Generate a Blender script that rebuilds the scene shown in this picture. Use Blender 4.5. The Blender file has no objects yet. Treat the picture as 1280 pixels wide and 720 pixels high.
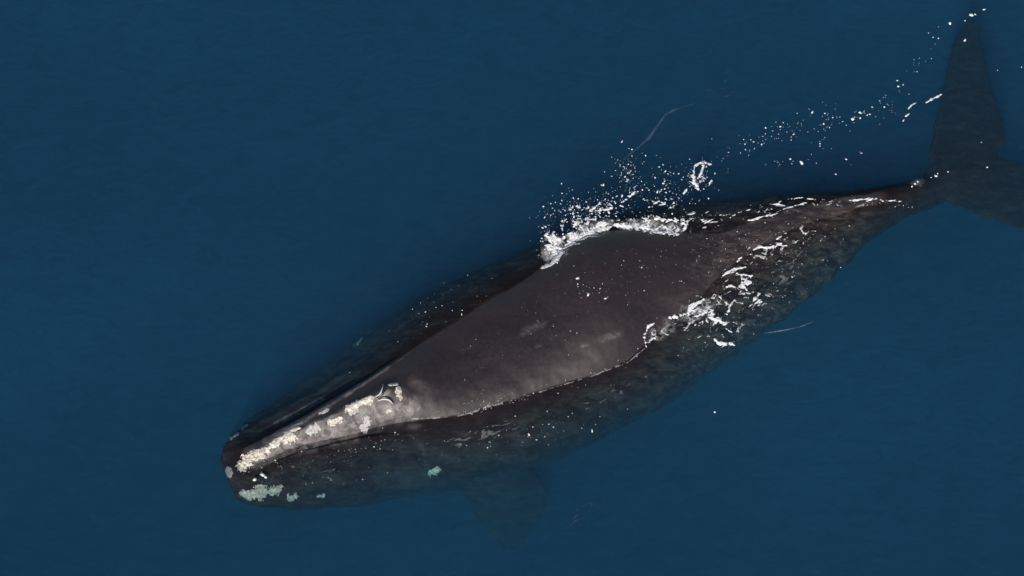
import bpy, math
import numpy as np
from mathutils import Vector
from mathutils.bvhtree import BVHTree

# ------------------------------------------------------------------ camera, sky, sun, exposure
scene = bpy.context.scene
COL = scene.collection
RNG = np.random.default_rng(7)

CAM_EL = math.radians(65.0)
CAM_D = 60.0
HALF_W = 8.9                                    # metres of sea from picture centre to its side
TANH = HALF_W / CAM_D
cam_data = bpy.data.cameras.new('camera')
cam = bpy.data.objects.new('camera', cam_data)
COL.objects.link(cam)
cam.location = (0, -CAM_D * math.cos(CAM_EL), CAM_D * math.sin(CAM_EL))
cam.rotation_euler = (math.pi / 2 - CAM_EL, 0, 0)
cam_data.sensor_width = 36.0
cam_data.lens = 18.0 / TANH
cam_data.clip_end = 4000
scene.camera = cam

SUN_EL = math.radians(38)
SUN_AZ = math.radians(193)                      # compass bearing the light comes from (0 = +y, clockwise)
world = bpy.data.worlds.new('World')
scene.world = world
world.use_nodes = True
wn = world.node_tree
sky = wn.nodes.new('ShaderNodeTexSky')
sky.sky_type = 'NISHITA'
sky.sun_disc = False
sky.sun_elevation = SUN_EL
sky.sun_rotation = SUN_AZ
wn.nodes['Background'].inputs['Strength'].default_value = 0.10
wn.links.new(sky.outputs[0], wn.nodes['Background'].inputs['Color'])

sl = bpy.data.lights.new('sun', 'SUN')
sl.energy = 5.0
sl.angle = math.radians(0.53)
sl.color = (1.0, 0.94, 0.87)
sun = bpy.data.objects.new('sun', sl)
COL.objects.link(sun)
sdir = Vector((math.sin(SUN_AZ) * math.cos(SUN_EL), math.cos(SUN_AZ) * math.cos(SUN_EL), math.sin(SUN_EL)))
sun.rotation_euler = sdir.to_track_quat('Z', 'Y').to_euler()
sun.location = sdir * 80

scene.view_settings.view_transform = 'Standard'
scene.view_settings.look = 'None'
scene.view_settings.exposure = 0.0
scene.view_settings.gamma = 1.0
scene.view_settings.use_curve_mapping = False
cy = scene.cycles
cy.use_denoising = True
cy.max_bounces = 8
cy.volume_bounces = 1
cy.transparent_max_bounces = 24
cy.sample_clamp_indirect = 4.0

# ------------------------------------------------------------------ helpers
CP = np.array(cam.location)
FWD = -CP / np.linalg.norm(CP)
RGT = np.array([1.0, 0, 0])
UPV = np.cross(RGT, FWD)


def ray(px, py):
    d = FWD + TANH * ((px - 640) / 640 * RGT + (360 - py) / 640 * UPV)
    return d / np.linalg.norm(d)


def P(px, py, z=0.0):                            # pixel direction met with the level z
    d = ray(px, py)
    return CP + d * ((z - CP[2]) / d[2])


def P2(pts, z=0.0):
    return np.array([P(x, y, z)[:2] for x, y in pts])


def hash2(ix, iy, seed):
    n = (ix.astype(np.int64) * 374761393 + iy.astype(np.int64) * 668265263 + seed * 974634777) & 0x7fffffff
    n = ((n ^ (n >> 13)) * 1274126177) & 0x7fffffff
    n = n ^ (n >> 16)
    return (n & 0xffff) / 32767.5 - 1.0


def vnoise(x, y, seed=0):
    ix, iy = np.floor(x), np.floor(y)
    fx, fy = x - ix, y - iy
    fx = fx * fx * fx * (fx * (fx * 6 - 15) + 10)
    fy = fy * fy * fy * (fy * (fy * 6 - 15) + 10)
    a, b = hash2(ix, iy, seed), hash2(ix + 1, iy, seed)
    c, d = hash2(ix, iy + 1, seed), hash2(ix + 1, iy + 1, seed)
    return (a * (1 - fx) + b * fx) * (1 - fy) + (c * (1 - fx) + d * fx) * fy


def fbm(x, y, seed=0, octs=4, gain=0.55):
    v = np.zeros_like(x); a = 1.0; t = 0
    for o in range(octs):
        ca, sa = math.cos(0.6 + o), math.sin(0.6 + o)
        v += a * vnoise((x * ca - y * sa) * 2 ** o + 17.3 * o, (x * sa + y * ca) * 2 ** o - 9.1 * o, seed + o)
        t += a; a *= gain
    return v / t


def seg_dist(x, y, line):
    """distance to a polyline and the fraction travelled along it"""
    best = np.full(x.shape, 1e9); frac = np.zeros(x.shape)
    line = np.asarray(line, float)
    L = np.r_[0, np.cumsum(np.linalg.norm(np.diff(line, axis=0), axis=1))]
    tot = max(L[-1], 1e-9)
    for i in range(len(line) - 1):
        a, b = line[i], line[i + 1]
        ab = b - a; l2 = max(ab @ ab, 1e-12)
        t = np.clip(((x - a[0]) * ab[0] + (y - a[1]) * ab[1]) / l2, 0, 1)
        d = np.hypot(x - a[0] - t * ab[0], y - a[1] - t * ab[1])
        m = d < best
        best[m] = d[m]; frac[m] = ((L[i] + t * math.sqrt(l2)) / tot)[m]
    return best, frac


def new_mesh(name, verts, faces, mat=None, parent=None, smooth=True):
    me = bpy.data.meshes.new(name)
    me.from_pydata([tuple(map(float, v)) for v in verts], [], [tuple(map(int, f)) for f in faces])
    if smooth:
        me.polygons.foreach_set('use_smooth', np.ones(len(me.polygons), bool))
    me.update()
    o = bpy.data.objects.new(name, me)
    COL.objects.link(o)
    if mat: me.materials.append(mat)
    if parent: o.parent = parent
    return o


def tag(o, label=None, cat=None, group=None, kind=None):
    if label: o['label'] = label
    if cat: o['category'] = cat
    if group: o['group'] = group
    if kind: o['kind'] = kind
    return o


# ------------------------------------------------------------------ materials
def mat_new(name):
    m = bpy.data.materials.new(name); m.use_nodes = True
    nt = m.node_tree
    for n in list(nt.nodes): nt.nodes.remove(n)
    out = nt.nodes.new('ShaderNodeOutputMaterial')
    return m, nt, out


def N(nt, typ, **kw):
    n = nt.nodes.new(typ)
    for k, v in kw.items():
        if k in n.inputs: n.inputs[k].default_value = v
        else: setattr(n, k, v)
    return n


def ramp(nt, src, stops):
    r = nt.nodes.new('ShaderNodeValToRGB')
    while len(r.color_ramp.elements) < len(stops): r.color_ramp.elements.new(0.5)
    for e, (p, c) in zip(r.color_ramp.elements, stops):
        e.position = p; e.color = (c, c, c, 1) if not hasattr(c, '__len__') else (*c, 1)
    nt.links.new(src, r.inputs[0])
    return r.outputs[0]


def noise(nt, vec, scale, detail=5, rough=0.6, dist=0.0):
    n = nt.nodes.new('ShaderNodeTexNoise')
    n.inputs['Scale'].default_value = scale; n.inputs['Detail'].default_value = detail
    n.inputs['Roughness'].default_value = rough; n.inputs['Distortion'].default_value = dist
    if vec: nt.links.new(vec, n.inputs['Vector'])
    return n.outputs['Fac']


def mixc(nt, fac, a, b):
    m = nt.nodes.new('ShaderNodeMix'); m.data_type = 'RGBA'
    for sock, val in ((m.inputs[0], fac), (m.inputs[6], a), (m.inputs[7], b)):
        if isinstance(val, (int, float)): sock.default_value = val
        elif isinstance(val, tuple): sock.default_value = (*val, 1)
        else: nt.links.new(val, sock)
    return m.outputs[2]


def math_n(nt, op, a, b=0.0, clamp=False):
    m = nt.nodes.new('ShaderNodeMath'); m.operation = op; m.use_clamp = clamp
    for s, v in ((m.inputs[0], a), (m.inputs[1], b)):
        if isinstance(v, (int, float)): s.default_value = v
        else: nt.links.new(v, s)
    return m.outputs[0]


WATER_SC = (0.0440, 0.1080, 0.1880)              # per metre, red green blue
WATER_AB = (0.72, 0.245, 0.155)


def water_material():
    m, nt, out = mat_new('sea_water')
    geo = N(nt, 'ShaderNodeNewGeometry')
    n1 = noise(nt, geo.outputs['Position'], 1.1, 4, 0.55, 0.6)
    n2 = noise(nt, geo.outputs['Position'], 5.0, 3, 0.5, 0.3)
    b1 = N(nt, 'ShaderNodeBump', Strength=0.9, Distance=0.06); nt.links.new(n1, b1.inputs['Height'])
    b2 = N(nt, 'ShaderNodeBump', Strength=0.6, Distance=0.014); nt.links.new(n2, b2.inputs['Height'])
    nt.links.new(b1.outputs[0], b2.inputs['Normal'])
    # the same air-to-water reflectance from both sides, as light runs straight through this surface
    ior = N(nt, 'ShaderNodeMapRange'); ior.inputs[3].default_value = 1.333; ior.inputs[4].default_value = 1 / 1.333
    nt.links.new(geo.outputs['Backfacing'], ior.inputs[0])
    fr = N(nt, 'ShaderNodeFresnel'); nt.links.new(ior.outputs[0], fr.inputs['IOR']); nt.links.new(b2.outputs[0], fr.inputs['Normal'])
    tr = N(nt, 'ShaderNodeBsdfTransparent')
    # light spreads as it leaves the denser water (1 / n squared both ways); ripple caustics and swell tones painted into the tint as noise
    mpw = N(nt, 'ShaderNodeMapping'); mpw.inputs['Rotation'].default_value = (0, 0, math.radians(-30)); mpw.inputs['Scale'].default_value = (0.55, 1.3, 1)
    nt.links.new(geo.outputs['Position'], mpw.inputs[0])
    rip = noise(nt, mpw.outputs[0], 3.2, 5, 0.68, 1.4)
    swl = noise(nt, mpw.outputs[0], 0.16, 3, 0.5, 0.5)
    tw = math_n(nt, 'ADD', math_n(nt, 'MULTIPLY', math_n(nt, 'SUBTRACT', rip, 0.5), 0.32), math_n(nt, 'MULTIPLY', math_n(nt, 'SUBTRACT', swl, 0.5), 0.22))
    tv = math_n(nt, 'ADD', tw, 0.76)
    cc = N(nt, 'ShaderNodeCombineColor')
    for ch in range(3): nt.links.new(tv, cc.inputs[ch])
    nt.links.new(cc.outputs[0], tr.inputs['Color'])
    gl = N(nt, 'ShaderNodeBsdfGlossy', Roughness=0.06); nt.links.new(b2.outputs[0], gl.inputs['Normal'])
    mx = N(nt, 'ShaderNodeMixShader')
    nt.links.new(fr.outputs[0], mx.inputs[0]); nt.links.new(tr.outputs[0], mx.inputs[1]); nt.links.new(gl.outputs[0], mx.inputs[2])
    nt.links.new(mx.outputs[0], out.inputs['Surface'])
    sc_d, ab_d = WATER_SC, WATER_AB
    s = N(nt, 'ShaderNodeVolumeScatter', Density=max(sc_d)); s.inputs['Color'].default_value = (*[c / max(sc_d) for c in sc_d], 1)
    k = max(ab_d) * 1.0001
    a = N(nt, 'ShaderNodeVolumeAbsorption', Density=k); a.inputs['Color'].default_value = (*[1 - c / k for c in ab_d], 1)
    ad = N(nt, 'ShaderNodeAddShader')
    nt.links.new(s.outputs[0], ad.inputs[0]); nt.links.new(a.outputs[0], ad.inputs[1])
    nt.links.new(ad.outputs[0], out.inputs['Volume'])
    return m




def skin_material():
    m, nt, out = mat_new('whale_skin')
    geo = N(nt, 'ShaderNodeNewGeometry'); pos = geo.outputs['Position']
    pale = N(nt, 'ShaderNodeAttribute', attribute_name='pale').outputs['Fac']
    crust = N(nt, 'ShaderNodeAttribute', attribute_name='crust').outputs['Fac']
    # streak coordinates run along the back
    mp = N(nt, 'ShaderNodeMapping'); mp.inputs['Rotation'].default_value = (0, 0, math.radians(-23)); mp.inputs['Scale'].default_value = (0.5, 1.6, 1.2)
    nt.links.new(pos, mp.inputs[0])
    big = noise(nt, mp.outputs[0], 1.3, 6, 0.62, 0.4)
    fine = noise(nt, pos, 16, 6, 0.7, 0.5)
    base = mixc(nt, ramp(nt, big, [(0.3, 0.0), (0.7, 1.0)]), (0.0120, 0.0088, 0.0096), (0.0240, 0.0160, 0.0166))
    base = mixc(nt, math_n(nt, 'MULTIPLY', ramp(nt, fine, [(0.45, 0.0), (0.8, 1.0)]), 0.45), base, (0.044, 0.031, 0.031))
    # pale specks and hairline scratches
    sp = noise(nt, pos, 30, 3, 0.6)
    base = mixc(nt, ramp(nt, sp, [(0.70, 0.0), (0.76, 0.5)]), base, (0.16, 0.15, 0.14))
    mp2 = N(nt, 'ShaderNodeMapping'); mp2.inputs['Rotation'].default_value = (0, 0, math.radians(35)); mp2.inputs['Scale'].default_value = (1.2, 22, 8)
    nt.links.new(pos, mp2.inputs[0])
    scr = noise(nt, mp2.outputs[0], 1.4, 4, 0.6, 0.6)
    base = mixc(nt, ramp(nt, scr, [(0.68, 0.0), (0.75, 0.35)]), base, (0.13, 0.12, 0.115))
    # crusty mottling of the flank
    cr = noise(nt, mp.outputs[0], 6, 9, 0.82, 0.5)
    base = mixc(nt, math_n(nt, 'MULTIPLY', ramp(nt, cr, [(0.48, 0.0), (0.72, 1.0)]), crust, True), base, (0.15, 0.125, 0.10))
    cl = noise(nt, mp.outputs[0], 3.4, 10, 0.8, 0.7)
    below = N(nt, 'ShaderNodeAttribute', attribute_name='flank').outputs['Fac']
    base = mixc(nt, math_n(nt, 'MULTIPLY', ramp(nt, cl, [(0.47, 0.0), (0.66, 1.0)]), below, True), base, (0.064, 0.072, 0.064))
    # sloughing pale skin, with the snout's sky sheen painted in
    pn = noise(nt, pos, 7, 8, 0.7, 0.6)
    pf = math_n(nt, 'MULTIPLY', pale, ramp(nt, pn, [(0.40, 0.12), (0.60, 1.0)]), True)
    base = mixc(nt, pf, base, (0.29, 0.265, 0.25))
    bs = N(nt, 'ShaderNodeBsdfPrincipled', Roughness=0.42)
    # against water the skin's refractive step nearly vanishes, so only skin above the surface has a sheen
    zz = N(nt, 'ShaderNodeSeparateXYZ'); nt.links.new(pos, zz.inputs[0])
    ior = N(nt, 'ShaderNodeMapRange'); ior.inputs[1].default_value = -0.01; ior.inputs[2].default_value = 0.01
    ior.inputs[3].default_value = 1.06; ior.inputs[4].default_value = 1.47
    nt.links.new(zz.outputs[2], ior.inputs[0]); nt.links.new(ior.outputs[0], bs.inputs['IOR'])
    nt.links.new(base, bs.inputs['Base Color'])
    nt.links.new(ramp(nt, fine, [(0.3, 0.44), (0.8, 0.56)]), bs.inputs['Roughness'])
    bp = N(nt, 'ShaderNodeBump', Strength=0.22, Distance=0.02)
    nt.links.new(math_n(nt, 'ADD', big, math_n(nt, 'MULTIPLY', fine, 0.5)), bp.inputs['Height'])
    nt.links.new(bp.outputs[0], bs.inputs['Normal'])
    nt.links.new(bs.outputs[0], out.inputs['Surface'])
    return m


def callosity_material(name, light, dark):
    m, nt, out = mat_new(name)
    geo = N(nt, 'ShaderNodeNewGeometry'); pos = geo.outputs['Position']
    a = noise(nt, pos, 22, 6, 0.75, 0.6)
    b = noise(nt, pos, 48, 5, 0.7)
    col = mixc(nt, ramp(nt, a, [(0.42, 1.0), (0.60, 0.0)]), light, dark)
    col = mixc(nt, ramp(nt, b, [(0.52, 0.0), (0.75, 0.5)]), col, tuple(c * 0.45 for c in light))
    bs = N(nt, 'ShaderNodeBsdfPrincipled', Roughness=0.75)
    nt.links.new(col, bs.inputs['Base Color'])
    bp = N(nt, 'ShaderNodeBump', Strength=0.7, Distance=0.02); nt.links.new(a, bp.inputs['Height'])
    nt.links.new(bp.outputs[0], bs.inputs['Normal'])
    nt.links.new(bs.outputs[0], out.inputs['Surface'])
    return m


def foam_material():
    m, nt, out = mat_new('sea_foam')
    geo = N(nt, 'ShaderNodeNewGeometry'); pos = geo.outputs['Position']
    dens = N(nt, 'ShaderNodeAttribute', attribute_name='dens').outputs['Fac']
    b = noise(nt, pos, 60, 4, 0.7)
    al = math_n(nt, 'MULTIPLY', dens, ramp(nt, b, [(0.25, 0.55), (0.6, 1.0)]), True)
    bs = N(nt, 'ShaderNodeBsdfPrincipled', Roughness=0.55)
    bs.inputs['Base Color'].default_value = (0.80, 0.80, 0.79, 1)
    bp = N(nt, 'ShaderNodeBump', Strength=0.6, Distance=0.015); nt.links.new(b, bp.inputs['Height'])
    nt.links.new(bp.outputs[0], bs.inputs['Normal'])
    tr = N(nt, 'ShaderNodeBsdfTransparent')
    mx = N(nt, 'ShaderNodeMixShader')
    nt.links.new(al, mx.inputs[0]); nt.links.new(tr.outputs[0], mx.inputs[1]); nt.links.new(bs.outputs[0], mx.inputs[2])
    nt.links.new(mx.outputs[0], out.inputs['Surface'])
    return m


def plain(name, col, rough=0.4):
    m, nt, out = mat_new(name)
    geo = N(nt, 'ShaderNodeNewGeometry')
    a = noise(nt, geo.outputs['Position'], 30, 4, 0.6)
    c = mixc(nt, a, tuple(x * 0.6 for x in col), tuple(min(1, x * 1.4) for x in col))
    bs = N(nt, 'ShaderNodeBsdfPrincipled', Roughness=rough); nt.links.new(c, bs.inputs['Base Color'])
    nt.links.new(bs.outputs[0], out.inputs['Surface'])
    return m


M_WATER = water_material()
M_SKIN = skin_material()
M_CAL = callosity_material('callosity_cream', (0.72, 0.66, 0.55), (0.24, 0.22, 0.20))
M_CALG = callosity_material('callosity_grey', (0.46, 0.45, 0.44), (0.26, 0.25, 0.25))
M_FOAM = foam_material()
M_DARK = plain('wet_black_skin', (0.010, 0.009, 0.010), 0.3)
M_RIM = plain('pale_nostril_rim', (0.55, 0.50, 0.46), 0.5)


# ------------------------------------------------------------------ the sea: a closed body of water
def water_height(x, y):
    h = 0.016 * fbm(x * 0.35, y * 0.5, 31, 3) + 0.007 * fbm(x * 1.7 + 3, y * 2.1, 41, 3)
    return h


def build_sea():
    inner_x = np.linspace(-13, 13, 240); inner_y = np.linspace(-9, 9, 180)
    far = np.array([15, 18, 24, 34, 50, 80, 140, 260, 500, 1000, 1800.0])
    xs = np.r_[-far[::-1], inner_x, far]; ys = np.r_[-far[::-1], inner_y, far]
    X, Y = np.meshgrid(xs, ys)
    Z = water_height(X, Y) * np.exp(-np.maximum(0, np.hypot(X, Y) - 14) / 40)
    nx, ny = len(xs), len(ys)
    V = np.c_[X.ravel(), Y.ravel(), Z.ravel()].tolist()
    F = []
    for j in range(ny - 1):
        for i in range(nx - 1):
            a = j * nx + i
            F.append((a, a + 1, a + nx + 1, a + nx))
    ringi = [i for i in range(nx)] + [j * nx + nx - 1 for j in range(1, ny)] + \
            [(ny - 1) * nx + i for i in range(nx - 2, -1, -1)] + [j * nx for j in range(ny - 2, 0, -1)]
    b0 = len(V)
    for k in ringi: V.append([V[k][0], V[k][1], -70.0])
    n = len(ringi)
    for k in range(n):
        k2 = (k + 1) % n
        F.append((ringi[k2], ringi[k], b0 + k, b0 + k2))
    F.append(tuple(b0 + k for k in range(n - 1, -1, -1)))
    o = new_mesh('sea', V, F, M_WATER)
    tag(o, 'calm deep blue sea water around the whale', 'sea', kind='structure')
    return o


sea = build_sea()

# ------------------------------------------------------------------ the whale's body
# stations: far-side outline pixel, near-side outline pixel, depth of widest line, top, bottom (metres)
ST = [
    ((277, 583), (284, 598), -0.36, -0.28, -0.65),
    ((279, 562), (302, 620), -0.34, -0.13, -0.95),
    ((300, 533), (335, 629), -0.40, 0.07, -1.30),
    ((340, 504), (385, 628), -0.48, 0.17, -1.65),
    ((390, 468), (440, 622), -0.58, 0.28, -1.95),
    ((440, 428), (505, 610), -0.70, 0.36, -2.20),
    ((500, 388), (570, 600), -0.78, 0.36, -2.40),
    ((560, 357), (640, 585), -0.82, 0.35, -2.50),
    ((620, 332), (705, 560), -0.82, 0.37, -2.50),
    ((680, 308), (770, 530), -0.78, 0.38, -2.45),
    ((745, 285), (830, 500), -0.74, 0.36, -2.30),
    ((810, 266), (885, 460), -0.70, 0.32, -2.10),
    ((880, 253), (945, 418), -0.64, 0.25, -1.90),
    ((945, 247), (1000, 378), -0.58, 0.20, -1.65),
    ((1010, 245), (1050, 333), -0.53, 0.12, -1.40),
    ((1065, 241), (1090, 296), -0.48, 0.05, -1.20),
    ((1110, 236), (1128, 268), -0.48, -0.04, -1.08),
    ((1140, 228), (1155, 257), -0.55, -0.22, -1.05),
    ((1170, 214), (1182, 247), -0.58, -0.42, -1.10),
]
WL_FAR = [(300, 566), (330, 548), (365, 530), (400, 510), (450, 481), (500, 450), (545, 418), (590, 390), (640, 360),
          (680, 335), (700, 310), (730, 296), (765, 286), (810, 286), (850, 294), (900, 290), (950, 274), (1000, 258), (1060, 247), (1100, 243)]
WL_NEAR = [(306, 584), (340, 571), (372, 559), (420, 548), (478, 532), (520, 523), (570, 520), (640, 501), (690, 484),
           (740, 470), (785, 452), (806, 436), (815, 416), (850, 394), (880, 372), (905, 340), (960, 304), (1010, 280), (1060, 262), (1100, 252)]


def line_hit(c, e, poly):
    best = None
    for a, b in zip(poly[:-1], poly[1:]):
        d = b - a
        den = e[0] * d[1] - e[1] * d[0]
        if abs(den) < 1e-9: continue
        r = a - c
        u = (r[0] * d[1] - r[1] * d[0]) / den
        t = (r[0] * e[1] - r[1] * e[0]) / den
        if -1e-6 <= t <= 1 + 1e-6 and (best is None or abs(u) < abs(best)): best = u
    return best


def solve_n(t, h):
    lo, hi = 0.72, 6.0
    f = lambda n: t ** n + h ** n - 1
    if f(lo) < 0: return lo
    if f(hi) > 0: return hi
    for _ in range(50):
        mid = (lo + hi) / 2
        if f(mid) > 0: lo = mid
        else: hi = mid
    return lo


def catmull(A, n_per):
    A = np.asarray(A, float)
    out = []
    for i in range(len(A) - 1):
        p0, p1, p2, p3 = A[max(i - 1, 0)], A[i], A[i + 1], A[min(i + 2, len(A) - 1)]
        for k in range(n_per):
            t = k / n_per
            out.append(0.5 * ((2 * p1) + (-p0 + p2) * t + (2 * p0 - 5 * p1 + 4 * p2 - p3) * t * t + (-p0 + 3 * p1 - 3 * p2 + p3) * t ** 3))
    out.append(A[-1])
    return np.array(out)


far2, near2 = P2(WL_FAR), P2(WL_NEAR)
rows = []
for (R, L, zc, zt, zb) in ST:
    r, l = P(*R, zc)[:2], P(*L, zc)[:2]
    rows.append([*r, *l, zc, zt, zb])
rows = catmull(rows, 5)
SECT = []
for ri, row in enumerate(rows):
    r, l, (zc, zt, zb) = row[0:2], row[2:4], row[4:7]
    c = (r + l) / 2; hw = np.linalg.norm(r - l) / 2; e = (r - l) / (2 * hw)
    a0, nr, nl = 0.0, 2.0, 2.0
    if zt > 0.01:
        ur, ul = line_hit(c, e, far2), line_hit(c, e, near2)
        if ur is not None and ul is not None and ur > ul:
            full = np.clip((ri - 24) / 8, 0, 1)   # behind the head the back is evenly rounded, its crest a little nearer the near side
            a0 = np.clip((ur + ul) / 2 + full * -0.06 * (ur - ul), -0.75 * hw, 0.75 * hw)
            tm = np.clip((ur - ul) / (2 * hw), 0.1, 0.95)
            zt = zt * (1 - full) + full * max(0.03, -1.0 * zc * ((1 - tm ** 2.15) ** (-1 / 2.15) - 1))
            h = -zc / (zt - zc)
            nr = solve_n(np.clip((ur - a0) / (hw - a0), 0.02, 0.98), h)
            nl = solve_n(np.clip((a0 - ul) / (hw + a0), 0.02, 0.98), h)
    SECT.append([*c, *e, hw, zc, zt, zb, a0, nr, nl])
SECT = np.array(SECT)
ker = np.array([1, 2, 3, 2, 1.0]); ker /= ker.sum()
for k in (6, 8, 9, 10):
    pad = np.pad(SECT[:, k], 2, mode='edge')
    SECT[:, k] = np.convolve(pad, ker, 'valid')
NQ = 22


def body_ring(s):
    cx, cy_, ex, ey, hw, zc, zt, zb, a0, nr, nl = s
    pts = []
    for q in range(4):
        for k in range(NQ):
            th = (k / NQ) * math.pi / 2
            if q == 0:   t, h, w, top, n = math.cos(th), math.sin(th), hw - a0, 1, nr
            elif q == 1: t, h, w, top, n = -math.sin(th), math.cos(th), hw + a0, 1, nl
            elif q == 2: t, h, w, top, n = -math.cos(th), math.sin(th), hw + a0, 0, 2.2
            else:        t, h, w, top, n = math.sin(th), math.cos(th), hw - a0, 0, 2.2
            tt = math.copysign(abs(t) ** (2 / n), t); hh = abs(h) ** (2 / n)
            a = a0 + tt * w
            z = zc + hh * (zt - zc) if top else zc - hh * (zc - zb)
            pts.append((cx + ex * a, cy_ + ey * a, z))
    return pts


def loft(rings):
    V = [p for r in rings for p in r]; n = len(rings[0]); F = []
    for i in range(len(rings) - 1):
        for k in range(n):
            k2 = (k + 1) % n
            F.append((i * n + k, i * n + k2, (i + 1) * n + k2, (i + 1) * n + k))
    for i, rev in ((0, True), (len(rings) - 1, False)):
        c = len(V); V.append(tuple(np.mean(rings[i], axis=0)))
        for k in range(n):
            a, b = i * n + k, i * n + (k + 1) % n
            F.append((c, b, a) if rev else (c, a, b))
    return V, F


def blade(lead, trail, thick, zs):
    """flipper or fluke lobe: lens section between a leading and a trailing edge line (root to tip)"""
    n = len(lead); rings = []
    lead = catmull(np.c_[lead, zs], 5); trail = catmull(np.c_[trail, zs], 5); th = catmull(np.c_[thick], 5)[:, 0]
    for a, b, t in zip(lead, trail, th):
        r = []
        for k in range(20):
            ang = 2 * math.pi * k / 20
            u = 0.5 - 0.5 * math.cos(ang)
            prof = math.sin(ang) * (1.15 - 0.5 * u)
            p = a + (b - a) * u; p = p.copy(); p[2] += prof * t
            r.append(tuple(p))
        rings.append(r)
    return loft(rings)


parts = [loft([body_ring(s) for s in SECT])]
# flukes: outlines of both lobes on the water, root to tip
zf = np.array([-0.52, -0.55, -0.58, -0.62, -0.68, -0.74])
fl_lead = [(1145, 246), (1160, 194), (1167, 150), (1179, 103), (1193, 55), (1207, 24)]
fl_trail = [(1228, 216), (1256, 178), (1252, 140), (1238, 108), (1231, 69), (1224, 26)]
fr_lead = [(1150, 232), (1205, 263), (1262, 284), (1312, 300), (1352, 306), (1382, 292)]
fr_trail = [(1226, 202), (1252, 196), (1292, 208), (1330, 232), (1360, 260), (1380, 286)]
th = np.array([0.17, 0.12, 0.085, 0.06, 0.04, 0.02])


def plane_pts(pts, zs): return np.array([P(x, y, z)[:2] for (x, y), z in zip(pts, zs)])


parts.append(blade(plane_pts(fl_lead, zf), plane_pts(fl_trail, zf), th, zf))
parts.append(blade(plane_pts(fr_lead, zf), plane_pts(fr_trail, zf), th, zf))
# near flipper, spread and pointing down
zp = np.array([-0.95, -1.08, -1.26, -1.45, -1.6, -1.74])
pl_lead = [(553, 560), (566, 600), (585, 630), (604, 656), (620, 676), (634, 687)]
pl_trail = [(640, 560), (676, 600), (682, 622), (676, 648), (662, 674), (644, 690)]
tp = np.array([0.24, 0.22, 0.17, 0.12, 0.08, 0.03])
parts.append(blade(plane_pts(pl_lead, zp), plane_pts(pl_trail, zp), tp, zp))
# far flipper, folded back under the body
zq = np.array([-1.6, -1.9, -2.25, -2.5, -2.7, -2.8])
pr_lead = [(560, 440), (585, 420), (625, 400), (670, 385), (715, 375), (745, 372)]
pr_trail = [(620, 490), (650, 470), (690, 450), (725, 425), (745, 400), (752, 380)]
parts.append(blade(plane_pts(pr_lead, zq), plane_pts(pr_trail, zq), tp, zq))

AV, AF = [], []
for V, F in parts:
    b = len(AV); AV += list(V); AF += [tuple(i + b for i in f) for f in F]
tmp = new_mesh('body_raw', AV, AF)
md = tmp.modifiers.new('r', 'REMESH'); md.mode = 'VOXEL'; md.voxel_size = 0.03
ms = tmp.modifiers.new('s', 'SMOOTH'); ms.factor = 0.5; ms.iterations = 14
dg = bpy.context.evaluated_depsgraph_get()
body_me = bpy.data.meshes.new_from_object(tmp.evaluated_get(dg))
bpy.data.objects.remove(tmp)

nv = len(body_me.vertices)
co = np.empty(nv * 3); body_me.vertices.foreach_get('co', co); co = co.reshape(-1, 3)
no = np.empty(nv * 3); body_me.vertices.foreach_get('normal', no); no = no.reshape(-1, 3)
x, y, z = co[:, 0], co[:, 1], co[:, 2]
up = np.clip(no[:, 2] * 1.6, 0, 1)


def bump_line(pts, zz, width, amp, fade=0.15):
    d, f = seg_dist(x, y, P2(pts, zz))
    ends = np.clip(f / fade, 0, 1) * np.clip((1 - f) / fade, 0, 1)
    return amp * np.exp(-(d / width) ** 2) * ends


disp = np.zeros(nv)
# mouth line of the near side and the lip swelling below it
disp += bump_line([(300, 596), (335, 578), (372, 562), (420, 551), (478, 538), (530, 533)], -0.02, 0.04, -0.055)
disp += bump_line([(320, 598), (360, 577), (410, 562), (450, 552), (490, 546)], -0.05, 0.11, 0.09)
disp += bump_line([(330, 612), (390, 600), (450, 580), (505, 560), (540, 590)], -0.25, 0.10, 0.05)
disp += bump_line([(455, 560), (520, 565), (535, 590)], -0.3, 0.05, -0.05)
# furrow and lip of the far side of the snout
disp += bump_line([(318, 542), (350, 524), (400, 496), (450, 466)], -0.02, 0.05, -0.10)
disp += bump_line([(300, 540), (340, 515), (390, 485), (440, 452)], -0.10, 0.07, 0.06)
disp += bump_line([(340, 549), (400, 514), (440, 489), (480, 464), (510, 444)], 0.08, 0.09, 0.06)  # low shelf added so the pale streak catches light
# nostril mound and the dip behind it
cx0, cy0 = P(488, 489, 0.32)[:2]
disp += 0.07 * np.exp(-((x - cx0) ** 2 + (y - cy0) ** 2) / 0.17 ** 2)
cx1, cy1 = P(512, 482, 0.32)[:2]
disp -= 0.05 * np.exp(-((x - cx1) ** 2 + (y - cy1) ** 2) / 0.13 ** 2)
# uneven flesh
disp += (0.018 - 0.009 * np.clip((x + 2.2) / 0.6, 0, 1)) * fbm(x * 1.3, y * 2.2, 5, 2) + 0.003 * fbm(x * 7, y * 7, 6, 3)
tail = np.clip((x - 3.0) / 2.0, 0, 1) * np.clip((6.8 - x), 0, 1)
disp += tail * 0.025 * fbm(x * 3.0, y * 4.0, 8, 4)
co[:, 2] += disp * up
# soft uneven outline of everything below the surface
wob = np.clip((-0.06 - co[:, 2]) / 0.2, 0, 1) * (0.065 * fbm(x * 3.0 + z, y * 3.0 - z, 12, 3, 0.7))
co += no * wob[:, None] * np.array([1, 1, 0.5])
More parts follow.
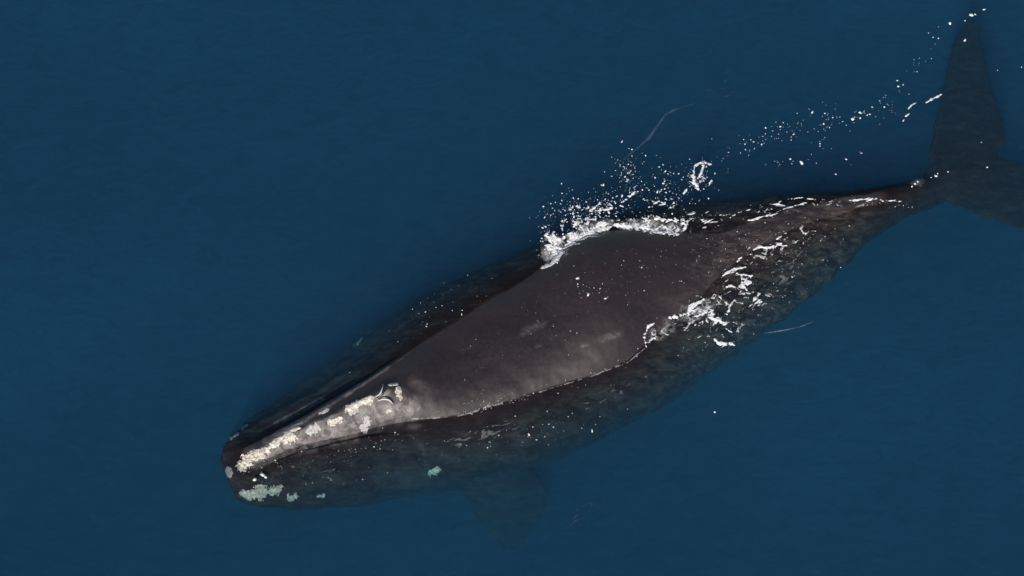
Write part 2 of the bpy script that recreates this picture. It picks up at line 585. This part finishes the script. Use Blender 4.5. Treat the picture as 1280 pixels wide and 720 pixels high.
# the exposed back swells steeply out of the water
trunk = np.clip((x + 2.6) / 1.0, 0, 1) * np.clip((5.2 - x) / 2.0, 0, 1)
co[:, 2] += trunk * 0.26 * (1 - np.exp(-np.maximum(co[:, 2], 0) / 0.18))
z = co[:, 2]
body_me.vertices.foreach_set('co', co.ravel()); body_me.update()
BVH = BVHTree.FromPolygons([tuple(v) for v in co], [tuple(p.vertices) for p in body_me.polygons])


def on_body(px, py):
    h = BVH.ray_cast(Vector(CP), Vector(ray(px, py)), 200)
    return np.array(h[0]) if h[0] is not None else P(px, py, -0.4)


def body_z(X, Y, default=-9.0):
    out = np.full(len(X), default)
    for i, (a, b) in enumerate(zip(X, Y)):
        h = BVH.ray_cast(Vector((a, b, 5)), Vector((0, 0, -1)), 20)
        if h[0] is not None: out[i] = h[0].z
    return out


# the skin's own markings, plus sky sheen painted on the snout's far side
pale = np.zeros(nv)


def mark(pts, width, amp, taper=0.0):
    global pale
    ln = np.array([on_body(*p)[:2] for p in pts])
    if len(ln) == 1: ln = np.r_[ln, ln + 0.001]
    d, f = seg_dist(x, y, ln)
    d = d + 0.35 * width * fbm(x * 7, y * 7, 77, 3)
    wd = width * (1 - taper * f)
    pale = np.maximum(pale, amp * (1 - 0.6 * taper * f) * np.clip(1.3 - d / wd, 0, 1))


mark([(318, 573), (345, 560), (380, 548), (420, 537), (455, 522), (485, 512), (512, 508)], 0.18, 0.62)
mark([(440, 522), (475, 512), (500, 505)], 0.24, 0.40)
mark([(520, 478), (533, 488), (530, 505)], 0.14, 0.10)
mark([(335, 551), (365, 533), (400, 513), (440, 488), (478, 464), (505, 446), (530, 429)], 0.10, 0.95, 0.95)  # pale skin together with painted sky sheen along the wet far slope
mark([(345, 530), (375, 515), (403, 500)], 0.035, 0.8)
mark([(655, 415), (678, 404)], 0.07, 0.26)
mark([(671, 433), (675, 432)], 0.04, 0.22)
mark([(728, 433), (734, 431)], 0.03, 0.22)
mark([(752, 424), (776, 416)], 0.06, 0.20)
mark([(868, 330), (876, 322)], 0.04, 0.12)
mark([(360, 566), (400, 556), (445, 546)], 0.10, 0.55)
mark([(512, 535), (524, 534)], 0.06, 0.25)
mark([(515, 545), (528, 558), (533, 580)], 0.05, 0.10)
mark([(566, 620), (580, 630), (590, 645)], 0.16, 0.25)
nx0, ny0 = on_body(485, 489)[:2]
pale *= 1 - 0.85 * np.exp(-(((x - nx0) / 0.20) ** 2 + ((y - ny0) / 0.13) ** 2))
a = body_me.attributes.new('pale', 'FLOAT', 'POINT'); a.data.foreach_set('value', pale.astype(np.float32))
crust = np.clip((x - 2.2) / 1.5, 0, 1) * np.clip((6.6 - x) / 0.6, 0.06, 1) * 0.95 + np.clip((-0.05 - z) / 0.2, 0, 1) * 0.22
crust *= np.clip((0.25 - z) / 0.3, 0, 1)
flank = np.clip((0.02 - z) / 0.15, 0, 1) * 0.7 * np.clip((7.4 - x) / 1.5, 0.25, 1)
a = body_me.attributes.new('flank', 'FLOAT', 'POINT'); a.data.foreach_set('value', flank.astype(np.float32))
a = body_me.attributes.new('crust', 'FLOAT', 'POINT'); a.data.foreach_set('value', crust.astype(np.float32))
body_me.polygons.foreach_set('use_smooth', np.ones(len(body_me.polygons), bool))
body_me.materials.clear(); body_me.materials.append(M_SKIN)

whale = bpy.data.objects.new('right_whale', None); COL.objects.link(whale)
whale.empty_display_size = 0.5
tag(whale, 'dark right whale with pale head callosities swimming with its back above blue water', 'whale')
body = bpy.data.objects.new('body', body_me); COL.objects.link(body); body.parent = whale


# ------------------------------------------------------------------ patches: crusts and foam grown from a field on a fine level grid
def patch_mesh(name, X, Y, Fv, base_z, thick, mat, parent=None, lift=0.004, dens=None, closed=False):
    """the region Fv > 0 of a grid as a raised skin with true outlines; base_z(x, y) is what it lies on"""
    ny, nx = X.shape
    f = Fv.ravel(); xx = X.ravel(); yy = Y.ravel()
    idx = np.arange(nx * ny).reshape(ny, nx)
    a, b, c, d = idx[:-1, :-1].ravel(), idx[:-1, 1:].ravel(), idx[1:, 1:].ravel(), idx[1:, :-1].ravel()
    tris = np.r_[np.c_[a, b, c], np.c_[a, c, d]]
    ins = f[tris] > 0
    cnt = ins.sum(1)
    tris, ins, cnt = tris[cnt > 0], ins[cnt > 0], cnt[cnt > 0]
    if len(tris) == 0: return None
    NN = nx * ny

    def cross(p, q):
        lo, hi = np.minimum(p, q), np.maximum(p, q)
        return NN + lo.astype(np.int64) * NN + hi
    faces = [tris[cnt == 3].astype(np.int64)]
    t1, i1 = tris[cnt == 1], ins[cnt == 1]
    k = i1.argmax(1); r = np.arange(len(t1))
    p, q, s = t1[r, k], t1[r, (k + 1) % 3], t1[r, (k + 2) % 3]
    faces.append(np.c_[p, cross(p, q), cross(p, s)].astype(np.int64))
    t2, i2 = tris[cnt == 2], ins[cnt == 2]
    k = (~i2).argmax(1); r = np.arange(len(t2))
    o, q, s = t2[r, k], t2[r, (k + 1) % 3], t2[r, (k + 2) % 3]
    faces.append(np.c_[q, s, cross(s, o)].astype(np.int64)); faces.append(np.c_[q, cross(s, o), cross(q, o)].astype(np.int64))
    Fc = np.concatenate(faces)
    keys, inv = np.unique(Fc, return_inverse=True)
    Fc = inv.reshape(Fc.shape)
    g = keys < NN
    px = np.empty(len(keys)); py = np.empty(len(keys)); fv = np.zeros(len(keys)); dv = np.ones(len(keys))
    px[g], py[g], fv[g] = xx[keys[g]], yy[keys[g]], f[keys[g]]
    e = keys[~g] - NN; lo, hi = e // NN, e % NN
    t = f[lo] / (f[lo] - f[hi] + 1e-12)
    px[~g] = xx[lo] + t * (xx[hi] - xx[lo]); py[~g] = yy[lo] + t * (yy[hi] - yy[lo])
    if dens is not None:
        dd = dens.ravel(); dv[g] = dd[keys[g]]; dv[~g] = dd[lo]
    bz = base_z(px, py)
    pz = bz + lift + thick(px, py, fv)
    keep = bz > -5
    Fc = Fc[keep[Fc].all(1)]
    Vt = np.c_[px, py, pz]
    if closed:                                   # give it an underside so that it is a solid crust
        n = len(Vt)
        Vb = np.c_[px, py, bz - 0.03]
        ed = np.r_[Fc[:, [0, 1]], Fc[:, [1, 2]], Fc[:, [2, 0]]]
        key = ed[:, 0] * n + ed[:, 1]; rk = ed[:, 1] * n + ed[:, 0]
        bd = ed[~np.isin(key, rk)]
        side = np.r_[np.c_[bd[:, 1], bd[:, 0], bd[:, 0] + n], np.c_[bd[:, 1], bd[:, 0] + n, bd[:, 1] + n]]
        Fc = np.r_[Fc, Fc[:, ::-1] + n, side]
        Vt = np.r_[Vt, Vb]; dv = np.r_[dv, dv]
    used = np.unique(Fc); remap = np.full(len(Vt), -1); remap[used] = np.arange(len(used))
    o = new_mesh(name, Vt[used], remap[Fc], mat, parent)
    at = o.data.attributes.new('dens', 'FLOAT', 'POINT'); at.data.foreach_set('value', dv[used].astype(np.float32))
    return o


def grid(x0, x1, y0, y1, step):
    return np.meshgrid(np.arange(x0, x1, step), np.arange(y0, y1, step))


# ------------------------------------------------------------------ callosities (pixel line, radius in cm, height in cm)
CAL = [
    ([(301, 581), (312, 574), (325, 566)], 10, 6, M_CAL, 'broad bonnet callosity on the snout tip'),
    ([(325, 566), (340, 557), (354, 547), (370, 535)], 5.5, 4, M_CAL, None),
    ([(358, 551), (366, 547)], 6, 4, M_CAL, None),
    ([(399, 517), (409, 513)], 3.2, 2, M_CAL, None),
    ([(388, 538), (396, 536)], 6.5, 2, M_CALG, None),
    ([(415, 528), (424, 525)], 5.5, 3, M_CAL, None),
    ([(436, 509), (448, 503), (460, 499)], 8, 4, M_CAL, None),
    ([(455, 534), (459, 526)], 6.5, 2, M_CALG, None),
    ([(440, 516), (446, 513)], 4, 2, M_CALG, None),
    ([(489, 481), (496, 480)], 4.5, 3, M_CAL, None),
    ([(498, 487), (499, 495)], 4.5, 3, M_CAL, None),
    ([(485, 515), (489, 513)], 3.2, 2, M_CAL, None),
    ([(303, 622), (316, 618), (329, 614)], 8.5, 4, M_CAL, 'crusty callosity along the near lower lip'),
    ([(339, 615), (349, 611)], 6, 3, M_CAL, None),
    ([(363, 621), (370, 620)], 4.8, 2, M_CAL, None),
    ([(398, 620), (404, 619)], 3.8, 2, M_CAL, None),
    ([(274, 558), (281, 552), (288, 548)], 5, 3, M_CALG, None),
    ([(293, 544), (296, 542)], 3.8, 2, M_CALG, None),
    ([(303, 535), (307, 532)], 4.5, 2, M_CALG, None),
    ([(282, 591), (287, 593)], 6.5, 2, M_CALG, None),
    ([(538, 592), (544, 589), (549, 588)], 4.2, 3, M_CAL, 'pale callosity over the eye under water'),
    ([(452, 424), (447, 429)], 3.5, 1, M_CALG, None),
]
for ci, (pts, rad, ht, mat, lab) in enumerate(CAL):
    ln = np.array([on_body(*p)[:2] for p in pts]); rad /= 100; ht /= 160
    lo, hi = ln.min(0) - rad * 2, ln.max(0) + rad * 2
    X, Y = grid(lo[0], hi[0], lo[1], hi[1], 0.008)
    d, f = seg_dist(X, Y, ln)
    Fv = 0.75 - d / rad * 0.8 + 0.95 * fbm(X * 11, Y * 11, 100 + ci, 5, 0.7) + 0.35 * fbm(X * 40, Y * 40, 130 + ci, 2)
    o = patch_mesh('callosity', X, Y, Fv, body_z,
                   lambda a, b, v: ht * np.clip(v / 0.35, 0, 1) ** 0.7 * 0.8 * (0.75 + 0.5 * fbm(a * 14, b * 14, 3, 4, 0.7)), mat, whale, 0.004, closed=True)
    if o and lab: o['label'] = lab


def tube(pts, rads, seg=8):
    pts = np.asarray(pts); rings = []
    for i, p in enumerate(pts):
        t = pts[min(i + 1, len(pts) - 1)] - pts[max(i - 1, 0)]; t /= np.linalg.norm(t) + 1e-9
        s = np.cross(t, (0, 0, 1.0)); s /= np.linalg.norm(s) + 1e-9; u = np.cross(s, t)
        rings.append([tuple(p + rads[i] * (math.cos(2 * math.pi * k / seg) * s + math.sin(2 * math.pi * k / seg) * u)) for k in range(seg)])
    return loft(rings)


# two nostril slits in a V with pale rims
for slit in ([(471, 497), (477, 493), (480, 486), (481, 480)], [(473, 499), (480, 497), (487, 498), (492, 503)]):
    pts = catmull([on_body(*p) + np.array([0, 0, 0.004]) for p in slit], 5)
    n = len(pts)
    w = np.array([0.008 + 0.018 * math.sin(math.pi * i / (n - 1)) for i in range(n)])
    V, F = tube(pts, w)
    hole = new_mesh('blowhole', V, F, M_DARK, whale)
    off = np.array([-0.012, -0.026, 0.0]) if slit[0][0] == 473 else np.array([-0.026, 0.006, 0.0])
    rp = pts + off
    rp[:, 2] = np.maximum(body_z(rp[:, 0], rp[:, 1]), pts[:, 2] - 0.03) + 0.012
    V, F = tube(rp, 0.55 * w)
    new_mesh('rim', V, F, M_RIM, hole)


# ------------------------------------------------------------------ foam
def surf_z(px, py):
    return np.maximum(water_height(px, py), body_z(px, py))


def foam_thick(s): return lambda a, b, v: s * np.clip(v, 0, 1.0) ** 0.6 * (0.8 + 0.5 * fbm(a * 40, b * 40, 9, 2))


def px_field(X, Y):
    """photo pixel of points on the level sea"""
    v = np.stack([X - CP[0], Y - CP[1], np.zeros_like(X) - CP[2]], -1)
    d = v @ FWD
    return 640 + 640 * (v @ RGT) / d / TANH, 360 - 640 * (v @ UPV) / d / TANH


def in_soft(px, py, c, r, ang=0):
    ca, sa = math.cos(math.radians(ang)), math.sin(math.radians(ang))
    u, w = (px - c[0]) * ca + (py - c[1]) * sa, -(px - c[0]) * sa + (py - c[1]) * ca
    return np.exp(-(u / r[0]) ** 2 - (w / r[1]) ** 2)


def foam_region(name, box, strokes, zones, label, seed, step=0.009, stretch=(1, 1), rot=0, thick=0.03, dmax=1.0):
    lo, hi = P(box[0], box[3])[:2], P(box[2], box[1])[:2]
    X, Y = grid(lo[0], hi[0], lo[1], hi[1], step)
    PX, PY = px_field(X, Y)
    r = math.radians(rot)
    U, W = (X * math.cos(r) + Y * math.sin(r)) * stretch[0], (-X * math.sin(r) + Y * math.cos(r)) * stretch[1]
    wx, wy = fbm(U * 4, W * 4, seed + 50, 3) * 0.12, fbm(U * 4, W * 4, seed + 60, 3) * 0.12
    ridge = 1 - np.abs(fbm((U + wx) * 6, (W + wy) * 6, seed, 4, 0.6)) * 5.0     # filaments
    fleck = fbm((U + wx) * 17, (W + wy) * 17, seed + 9, 3, 0.7) * 1.9           # separate flecks
    F = np.full(X.shape, -1.0)
    for zc_, zr, ang, k_r, k_f, bias in zones:
        m = in_soft(PX, PY, zc_, zr, ang)
        F = np.maximum(F, m * (1.0 + bias) + k_r * ridge * 0.6 + k_f * fleck - 1.35)
    for pts, w, k in strokes:
        d, f = seg_dist(PX, PY, pts)
        ends = 0.25 + 0.75 * np.sqrt(np.clip(4 * f * (1 - f), 0, 1))
        F = np.maximum(F, 0.85 - 0.8 * d / (w * ends) + k * (0.75 * fleck + 0.3 * ridge - 0.15))
    F = np.clip(F, -1, 1.0)
    dens = dmax * np.clip(0.25 + 1.9 * F, 0, 1)
    o = patch_mesh(name, X, Y, F, surf_z, foam_thick(thick), M_FOAM, None, 0.006, dens)
    if o: tag(o, label, 'foam', kind='stuff')
    return o


foam_region('breaking_foam', (655, 190, 915, 345), [
    ([(676, 336), (687, 333), (696, 326), (703, 315)], 4.5, 0.5),
    ([(686, 312), (691, 300), (697, 310), (694, 320)], 9, 0.9),
    ([(700, 312), (718, 301), (740, 292), (765, 284)], 7.5, 0.7),
    ([(742, 286), (750, 281), (760, 280)], 5, 0.8),
    ([(765, 282), (800, 284), (828, 290), (848, 294)], 5.5, 0.9),
    ([(800, 277), (825, 274), (848, 276)], 3.0, 1.4),
    ([(843, 292), (850, 284), (856, 279), (850, 272)], 4, 1.0),
    ([(868, 208), (878, 203), (889, 206)], 2.6, 0.6),
    ([(880, 206), (877, 216), (872, 224)], 2.0, 0.5),
    ([(868, 209), (867, 220), (869, 230), (873, 238)], 2.2, 0.8),
    ([(864, 228), (870, 231), (873, 236)], 3.0, 0.8),
    ([(854, 243), (859, 236)], 1.6, 0.4),
    ([(886, 230), (889, 226), (886, 233)], 1.4, 0.6),
    ([(817, 255), (824, 252), (831, 255), (824, 257)], 1.8, 0.8),
    ([(735, 266), (742, 261), (757, 249)], 1.8, 0.8),
    ([(747, 264), (760, 262), (766, 260)], 1.8, 0.7),
    ([(776, 254), (788, 246), (794, 240)], 1.6, 0.9),
    ([(704, 300), (703, 285), (706, 275)], 1.6, 1.2),
    ([(712, 298), (716, 286), (722, 276)], 1.8, 1.2),
], [
    ((700, 300), (26, 26), 0, 0.5, 0.65, 0.25),
    ((735, 278), (45, 16), -15, 0.5, 0.65, 0.22),
    ((790, 278), (50, 10), 0, 0.4, 0.60, 0.35),
    ((745, 262), (60, 24), -10, 0.5, 0.66, 0.06),
    ((782, 222), (14, 26), 0, 0.3, 0.72, 0.06),
    ((835, 250), (50, 25), 0, 0.5, 0.64, 0.0),
    ((872, 222), (18, 28), 0, 0.7, 0.50, 0.0),
    ((868, 268), (16, 20), 0, 0.4, 0.65, 0.10),
], 'white foam breaking along the far edge of the whale\'s back', 200, stretch=(1.0, 1.0), rot=25)

foam_region('lacy_foam', (800, 275, 1035, 440), [
    ([(808, 434), (805, 424), (809, 414), (818, 407)], 1.4, 1.0),
    ([(812, 428), (818, 422), (827, 417)], 2.1, 1.3),
    ([(836, 399), (848, 396), (858, 393)], 2.1, 1.1),
    ([(860, 395), (864, 386), (872, 378), (880, 374)], 3.2, 1.5),
    ([(868, 396), (878, 394), (884, 388)], 1.8, 1.4),
    ([(903, 345), (914, 339), (922, 337), (932, 334)], 1.8, 1.0),
    ([(920, 342), (930, 344), (944, 346)], 1.4, 1.0),
    ([(930, 352), (939, 354)], 2.4, 1.0),
    ([(905, 362), (913, 357), (921, 364)], 2.2, 1.2),
    ([(926, 346), (929, 358), (936, 366)], 1.1, 1.0),
    ([(898, 370), (904, 376), (912, 382), (911, 390)], 1.4, 1.1),
    ([(886, 397), (896, 400), (906, 406), (909, 400)], 2.4, 1.3),
    ([(909, 394), (912, 386)], 1.8, 1.3),
    ([(892, 424), (900, 430), (912, 429), (918, 432)], 2.1, 1.0),
    ([(907, 411), (915, 416)], 1.4, 1.0),
    ([(941, 313), (950, 309), (958, 310)], 1.6, 1.0),
    ([(955, 310), (966, 309), (977, 304)], 2.7, 0.9),
    ([(970, 300), (977, 295)], 1.6, 1.0),
    ([(921, 328), (927, 322)], 1.6, 1.5),
    ([(944, 380), (950, 376), (948, 384)], 2.1, 1.5),
    ([(966, 354), (971, 360)], 1.0, 1.0),
], [
    ((878, 392), (42, 20), -30, 1.0, 0.45, 0.10),
    ((920, 362), (48, 30), -35, 1.0, 0.40, 0.03),
    ((905, 412), (44, 22), -10, 1.0, 0.45, 0.0),
    ((958, 315), (44, 18), -25, 0.9, 0.50, 0.0),
    ((825, 418), (24, 12), -30, 1.0, 0.45, 0.08),
    ((945, 375), (34, 28), 0, 0.5, 0.70, 0.0),
    ((990, 300), (40, 22), 0, 0.3, 0.78, 0.0),
], 'lacy white foam trailing along the near side of the whale\'s flank', 300, step=0.008, rot=35, stretch=(0.9, 1.3), thick=0.02)

foam_region('foam_streaks', (850, 235, 1130, 300), [
    ([(934, 276), (950, 272), (966, 268), (976, 263)], 1.3, 1.2),
    ([(978, 262), (990, 258), (1009, 253)], 1.3, 1.3),
    ([(912, 273), (922, 266), (938, 262)], 1.0, 1.4),
    ([(960, 255), (975, 255), (985, 258)], 1.0, 1.4),
    ([(880, 280), (890, 275), (903, 268)], 1.0, 1.6),
    ([(1040, 253), (1070, 251), (1095, 250), (1130, 252)], 0.8, 2.4),
    ([(985, 249), (1005, 247), (1020, 250)], 0.7, 1.8),
], [
    ((885, 275), (40, 14), -15, 0.0, 0.78, 0.04),
    ((960, 262), (50, 10), -15, 0.1, 0.78, 0.04),
    ((1050, 254), (50, 8), 0, 0.0, 0.80, 0.0),
], 'thin broken foam streaks over the whale\'s tail stock', 400, rot=15, stretch=(0.7, 1.4), thick=0.015)

foam_region('foam_line', (1090, 100, 1190, 180), [
    ([(1157, 129), (1166, 124), (1177, 118)], 1.5, 0.5),
    ([(1135, 137), (1139, 132), (1145, 129)], 1.1, 0.5),
    ([(1128, 153), (1132, 146), (1137, 142)], 1.0, 0.8),
], [], 'short white foam line beside the raised fluke lobe', 450, step=0.008, thick=0.012)


foam_region('painted_edge_glint', (490, 425, 815, 535), [  # meniscus and skin highlight painted as broken strokes of foam
    ([(500, 525), (540, 523), (572, 520), (606, 511)], 0.55, 1.5),
    ([(585, 517), (612, 508), (645, 500)], 1.0, 1.9),
    ([(640, 501), (690, 485), (740, 470)], 0.5, 1.5),
    ([(735, 472), (785, 453), (808, 434)], 0.7, 1.4),
], [], 'thin broken edge of painted highlight where water meets the near side of the back', 470, step=0.007, thick=0.008, dmax=0.26)
foam_region('painted_ripple_glints', (330, 440, 860, 640), [], [  # ripple glints over the flank, painted as thin foam film
    ((420, 585), (90, 24), -6, 0.75, 0.25, 0.0),
    ((600, 545), (130, 26), -14, 0.75, 0.25, 0.0),
    ((760, 490), (90, 24), -25, 0.75, 0.25, 0.0),
], 'pale see-through wisps painted as ripple glints over the near flank', 480, step=0.012, stretch=(0.45, 1.5), rot=20, thick=0.003, dmax=0.26)
foam_region('painted_ripple_glints', (880, 250, 1090, 430), [], [  # the same painted ripple glints, by the tail
    ((980, 340), (70, 40), -40, 0.75, 0.30, 0.05),
], 'pale see-through wisps painted as ripple glints over the tail flank', 490, step=0.012, stretch=(0.6, 1.4), rot=35, thick=0.003, dmax=0.22)


for box, zone, lab in (((820, 40, 1000, 170), ((905, 105), (70, 45)), 'hair-thin painted ripple sheen on the open water above the slick'),
                       ((380, 350, 470, 450), ((425, 398), (34, 36)), 'hair-thin painted ripple sheen on the water beyond the head'),
                       ((540, 600, 880, 700), ((720, 645), (130, 34)), 'hair-thin painted ripple sheen on the water below the flipper')):
    foam_region('painted_ripple_streaks', box, [], [(zone[0], zone[1], -30, 0.85, 0.1, 0.0)], lab, int(box[0]), step=0.016, stretch=(0.4, 1.3), rot=35, thick=0.002, dmax=0.045)  # faint ripple sheen painted on as nearly clear pale film


# faint slicks: single strokes of thin foam, mostly see-through
def slick(name, pts, w, d0, label, seed):
    ln = P2(pts); lo, hi = ln.min(0) - 0.2, ln.max(0) + 0.2
    X, Y = grid(lo[0], hi[0], lo[1], hi[1], 0.01)
    d, f = seg_dist(X, Y, ln)
    F = 1 - d / w + 0.8 * fbm(X * 6, Y * 6, seed, 3) - 0.5 * (np.abs(f - 0.5) * 2) ** 4
    o = patch_mesh(name, X, Y, F, surf_z, foam_thick(0.006), M_FOAM, None, 0.005, d0 * np.clip(F * 1.2, 0, 1))
    if o: tag(o, label, 'foam', kind='stuff')


slick('foam_slick', [(780, 199), (795, 187), (812, 172), (820, 160), (832, 143), (850, 135), (868, 130)], 0.03, 0.055, 'faint pale slick line curving over the open water', 500)
slick('foam_slick', [(955, 417), (985, 412), (1002, 408), (1019, 401)], 0.011, 0.22, 'thin pale slick line on the water below the flank', 510)


# thin milky films of bubbles round the breaking crests
def film(c, r, ang, d0, seed, label):
    lo, hi = P(c[0] - r[0] * 1.6, c[1] + r[0] * 1.6)[:2], P(c[0] + r[0] * 1.6, c[1] - r[0] * 1.6)[:2]
    X, Y = grid(lo[0], hi[0], lo[1], hi[1], 0.012)
    PX, PY = px_field(X, Y)
    m = in_soft(PX, PY, c, r, ang)
    F = m - 0.35 + 0.45 * fbm(X * 6, Y * 6, seed, 4, 0.7)
    dn = d0 * np.clip(F * 1.8, 0, 1) * np.clip(0.5 + 1.2 * fbm(X * 16, Y * 16, seed + 5, 3, 0.7), 0, 1)
    o = patch_mesh('foam_film', X, Y, F, surf_z, lambda a, b, v: 0 * a, M_FOAM, None, 0.004, dn)
    if o: tag(o, label, 'foam', kind='stuff')


film((692, 312), (16, 22), 0, 0.75, 610, 'milky bubble film at the head of the breaking foam')
film((735, 288), (40, 8), -20, 0.6, 620, 'milky bubble film under the arched foam crest')
film((810, 284), (52, 10), 3, 0.65, 630, 'milky bubble film along the far edge of the back')
film((872, 388), (34, 12), -30, 0.5, 640, 'milky bubble film where water slides off the near flank')
film((830, 412), (26, 9), -30, 0.35, 650, 'milky bubble film curling at the waterline of the near flank')
film((1146, 228), (12, 5), -10, 0.16, 660, 'small bubble film over the sinking tail stock')


# flecks and droplets: many tiny solid blobs
def blob_mesh():
    t = (1 + 5 ** 0.5) / 2
    v = np.array([(-1, t, 0), (1, t, 0), (-1, -t, 0), (1, -t, 0), (0, -1, t), (0, 1, t), (0, -1, -t), (0, 1, -t), (t, 0, -1), (t, 0, 1), (-t, 0, -1), (-t, 0, 1)], float)
    v /= np.linalg.norm(v[0])
    f = [(0, 11, 5), (0, 5, 1), (0, 1, 7), (0, 7, 10), (0, 10, 11), (1, 5, 9), (5, 11, 4), (11, 10, 2), (10, 7, 6), (7, 1, 8), (3, 9, 4), (3, 4, 2), (3, 2, 6), (3, 6, 8), (3, 8, 9), (4, 9, 5), (2, 4, 11), (6, 2, 10), (8, 6, 7), (9, 8, 1)]
    return v, f


BV, BF = blob_mesh()


def flecks(name, spots, label):
    """spots: pixel x, pixel y, radius in m, height over the surface, stretch"""
    V, F = [], []
    for (px, py, r, h, st) in spots:
        hit = BVH.ray_cast(Vector(CP), Vector(ray(px, py)), 200)[0]
        w = P(px, py, h)
        if hit is not None and hit.z > h: w = np.array(hit)
        ang = RNG.uniform(0, math.pi)
        q = BV * (1 + 0.35 * RNG.standard_normal((12, 1))) * r
        q = q * np.array([st, 1, 0.6])
        ca, sa = math.cos(ang), math.sin(ang)
        q = np.c_[q[:, 0] * ca - q[:, 1] * sa, q[:, 0] * sa + q[:, 1] * ca, q[:, 2]]
        b = len(V); V += list(q + w + np.array([0, 0, 0.3 * r])); F += [tuple(i + b for i in f) for f in BF]
    o = new_mesh(name, V, F, M_FOAM)
    at = o.data.attributes.new('dens', 'FLOAT', 'POINT'); at.data.foreach_set('value', np.ones(len(V), np.float32))
    tag(o, label, 'foam', kind='stuff')


def cloud(c, r, n, rmin=0.006, rmax=0.02, ang=0, hmax=0.0):
    out = []
    ca, sa = math.cos(math.radians(ang)), math.sin(math.radians(ang))
    for _ in range(n):
        u, w = RNG.standard_normal(2) * 0.55
        rad = rmin + (rmax - rmin) * RNG.random() ** 3.5
        out.append((c[0] + u * r[0] * ca - w * r[1] * sa, c[1] + u * r[0] * sa + w * r[1] * ca, rad, RNG.random() * hmax, 1 + 1.2 * RNG.random() ** 2))
    return out


sp = []
for c, r, n, ang in [((705, 268), (30, 28), 60, 0), ((740, 260), (50, 22), 110, -15), ((785, 215), (20, 25), 60, 0),
                     ((800, 250), (60, 25), 80, 0), ((835, 225), (25, 25), 40, 0), ((872, 225), (18, 28), 40, 0), ((690, 300), (22, 30), 60, 0)]:
    sp += cloud(c, r, int(n * 1.5), 0.003, 0.016, ang, 0.25)
flecks('spray_droplets', sp, 'white spray droplets thrown up beside the breaking foam')
sp = []
for c, r, n, ang in [((905, 195), (18, 18), 14, 0), ((942, 178), (22, 12), 36, -20), ((985, 160), (24, 12), 40, -15), ((1028, 150), (26, 18), 44, 0),
                     ((1072, 143), (26, 8), 30, -15), ((1108, 132), (14, 14), 26, -40), ((1125, 106), (8, 8), 10, 0), ((1145, 85), (10, 22), 14, 25),
                     ((1165, 55), (10, 22), 8, 25), ((1024, 180), (14, 16), 16, 0), ((985, 205), (30, 8), 10, 0), ((970, 203), (8, 3), 6, 0),
                     ((1060, 200), (30, 16), 6, 0)]:
    sp += cloud(c, r, int(n * 0.8), 0.004, 0.016, ang, 0.0)
sp += [(1187, 29, .024, 0, 1.5), (1215, 19, .028, 0, 1.6), (1219, 18, .014, 0, 1), (1206, 26, .014, 0, 1), (1230, 12, .016, 0, 2.2), (1206, 50, .02, 0, 1.6),
       (1173, 48, .014, 0, 1), (1066, 149, .022, 0, 1.4), (1075, 148, .02, 0, 1), (1075, 141, .024, 0, 1), (1123, 108, .02, 0, 1), (1002, 203, .026, 0, 2),
       (1045, 218, .016, 0, 1), (893, 515, .02, 0, 1.2), (1277, 84, .014, 0, 1), (1247, 88, .010, 0, 1), (1227, 178, .014, 0, 1), (1234, 209, .016, 0, 1)]
flecks('foam_flecks', sp, 'line of white flecks trailing over open water towards the fluke')
sp = []
for c, r, n, ang in [((745, 365), (30, 12), 18, 25), ((705, 400), (120, 50), 50, -22), ((830, 330), (110, 40), 70, -20), ((900, 310), (60, 26), 60, -25),
                     ((560, 380), (90, 26), 34, -28), ((620, 500), (90, 10), 40, -12), ((590, 515), (20, 4), 24, -12), ((645, 500), (10, 3), 10, -12),
                     ((760, 462), (50, 8), 24, -22), ((950, 370), (50, 40), 60, 0), ((1000, 310), (50, 30), 110, -20), ((890, 420), (60, 18), 50, -20),
                     ((450, 560), (90, 14), 60, -12), ((350, 575), (40, 14), 34, -20), ((640, 540), (90, 20), 40, -15), ((480, 500), (40, 14), 24, -25),
                     ((1100, 252), (40, 5), 36, 5), ((700, 535), (50, 12), 24, -20), ((420, 600), (80, 12), 20, -5)]:
    sp += cloud(c, r, int(n * 1.1), 0.0025, 0.0085, ang)
sp += [(329, 594, .035, .0, 1.4), (332, 597, .025, 0, 1), (319, 600, .028, 0, 1.4), (534, 405, .010, 0, 2), (533, 408, .008, 0, 2), (577, 393, .009, 0, 3), (578, 388, .008, 0, 2),
       (722, 348, .018, 0, 2), (722, 355, .014, 0, 1.5), (735, 368, .016, 0, 2), (757, 373, .014, 0, 2), (1143, 230, .024, 0, 1.2), (1147, 227, .016, 0, 1.4), (1140, 233, .012, 0, 1.4),
       (1170, 220, .024, 0, 1.3), (1172, 217, .014, 0, 1), (1164, 222, .014, 0, 1), (1185, 215, .015, 0, 1), (740, 538, .010, 0, 4), (661, 543, .018, 0, 2)]
flecks('skin_flecks', sp, 'small white flecks of spray scattered over the whale\'s wet skin')
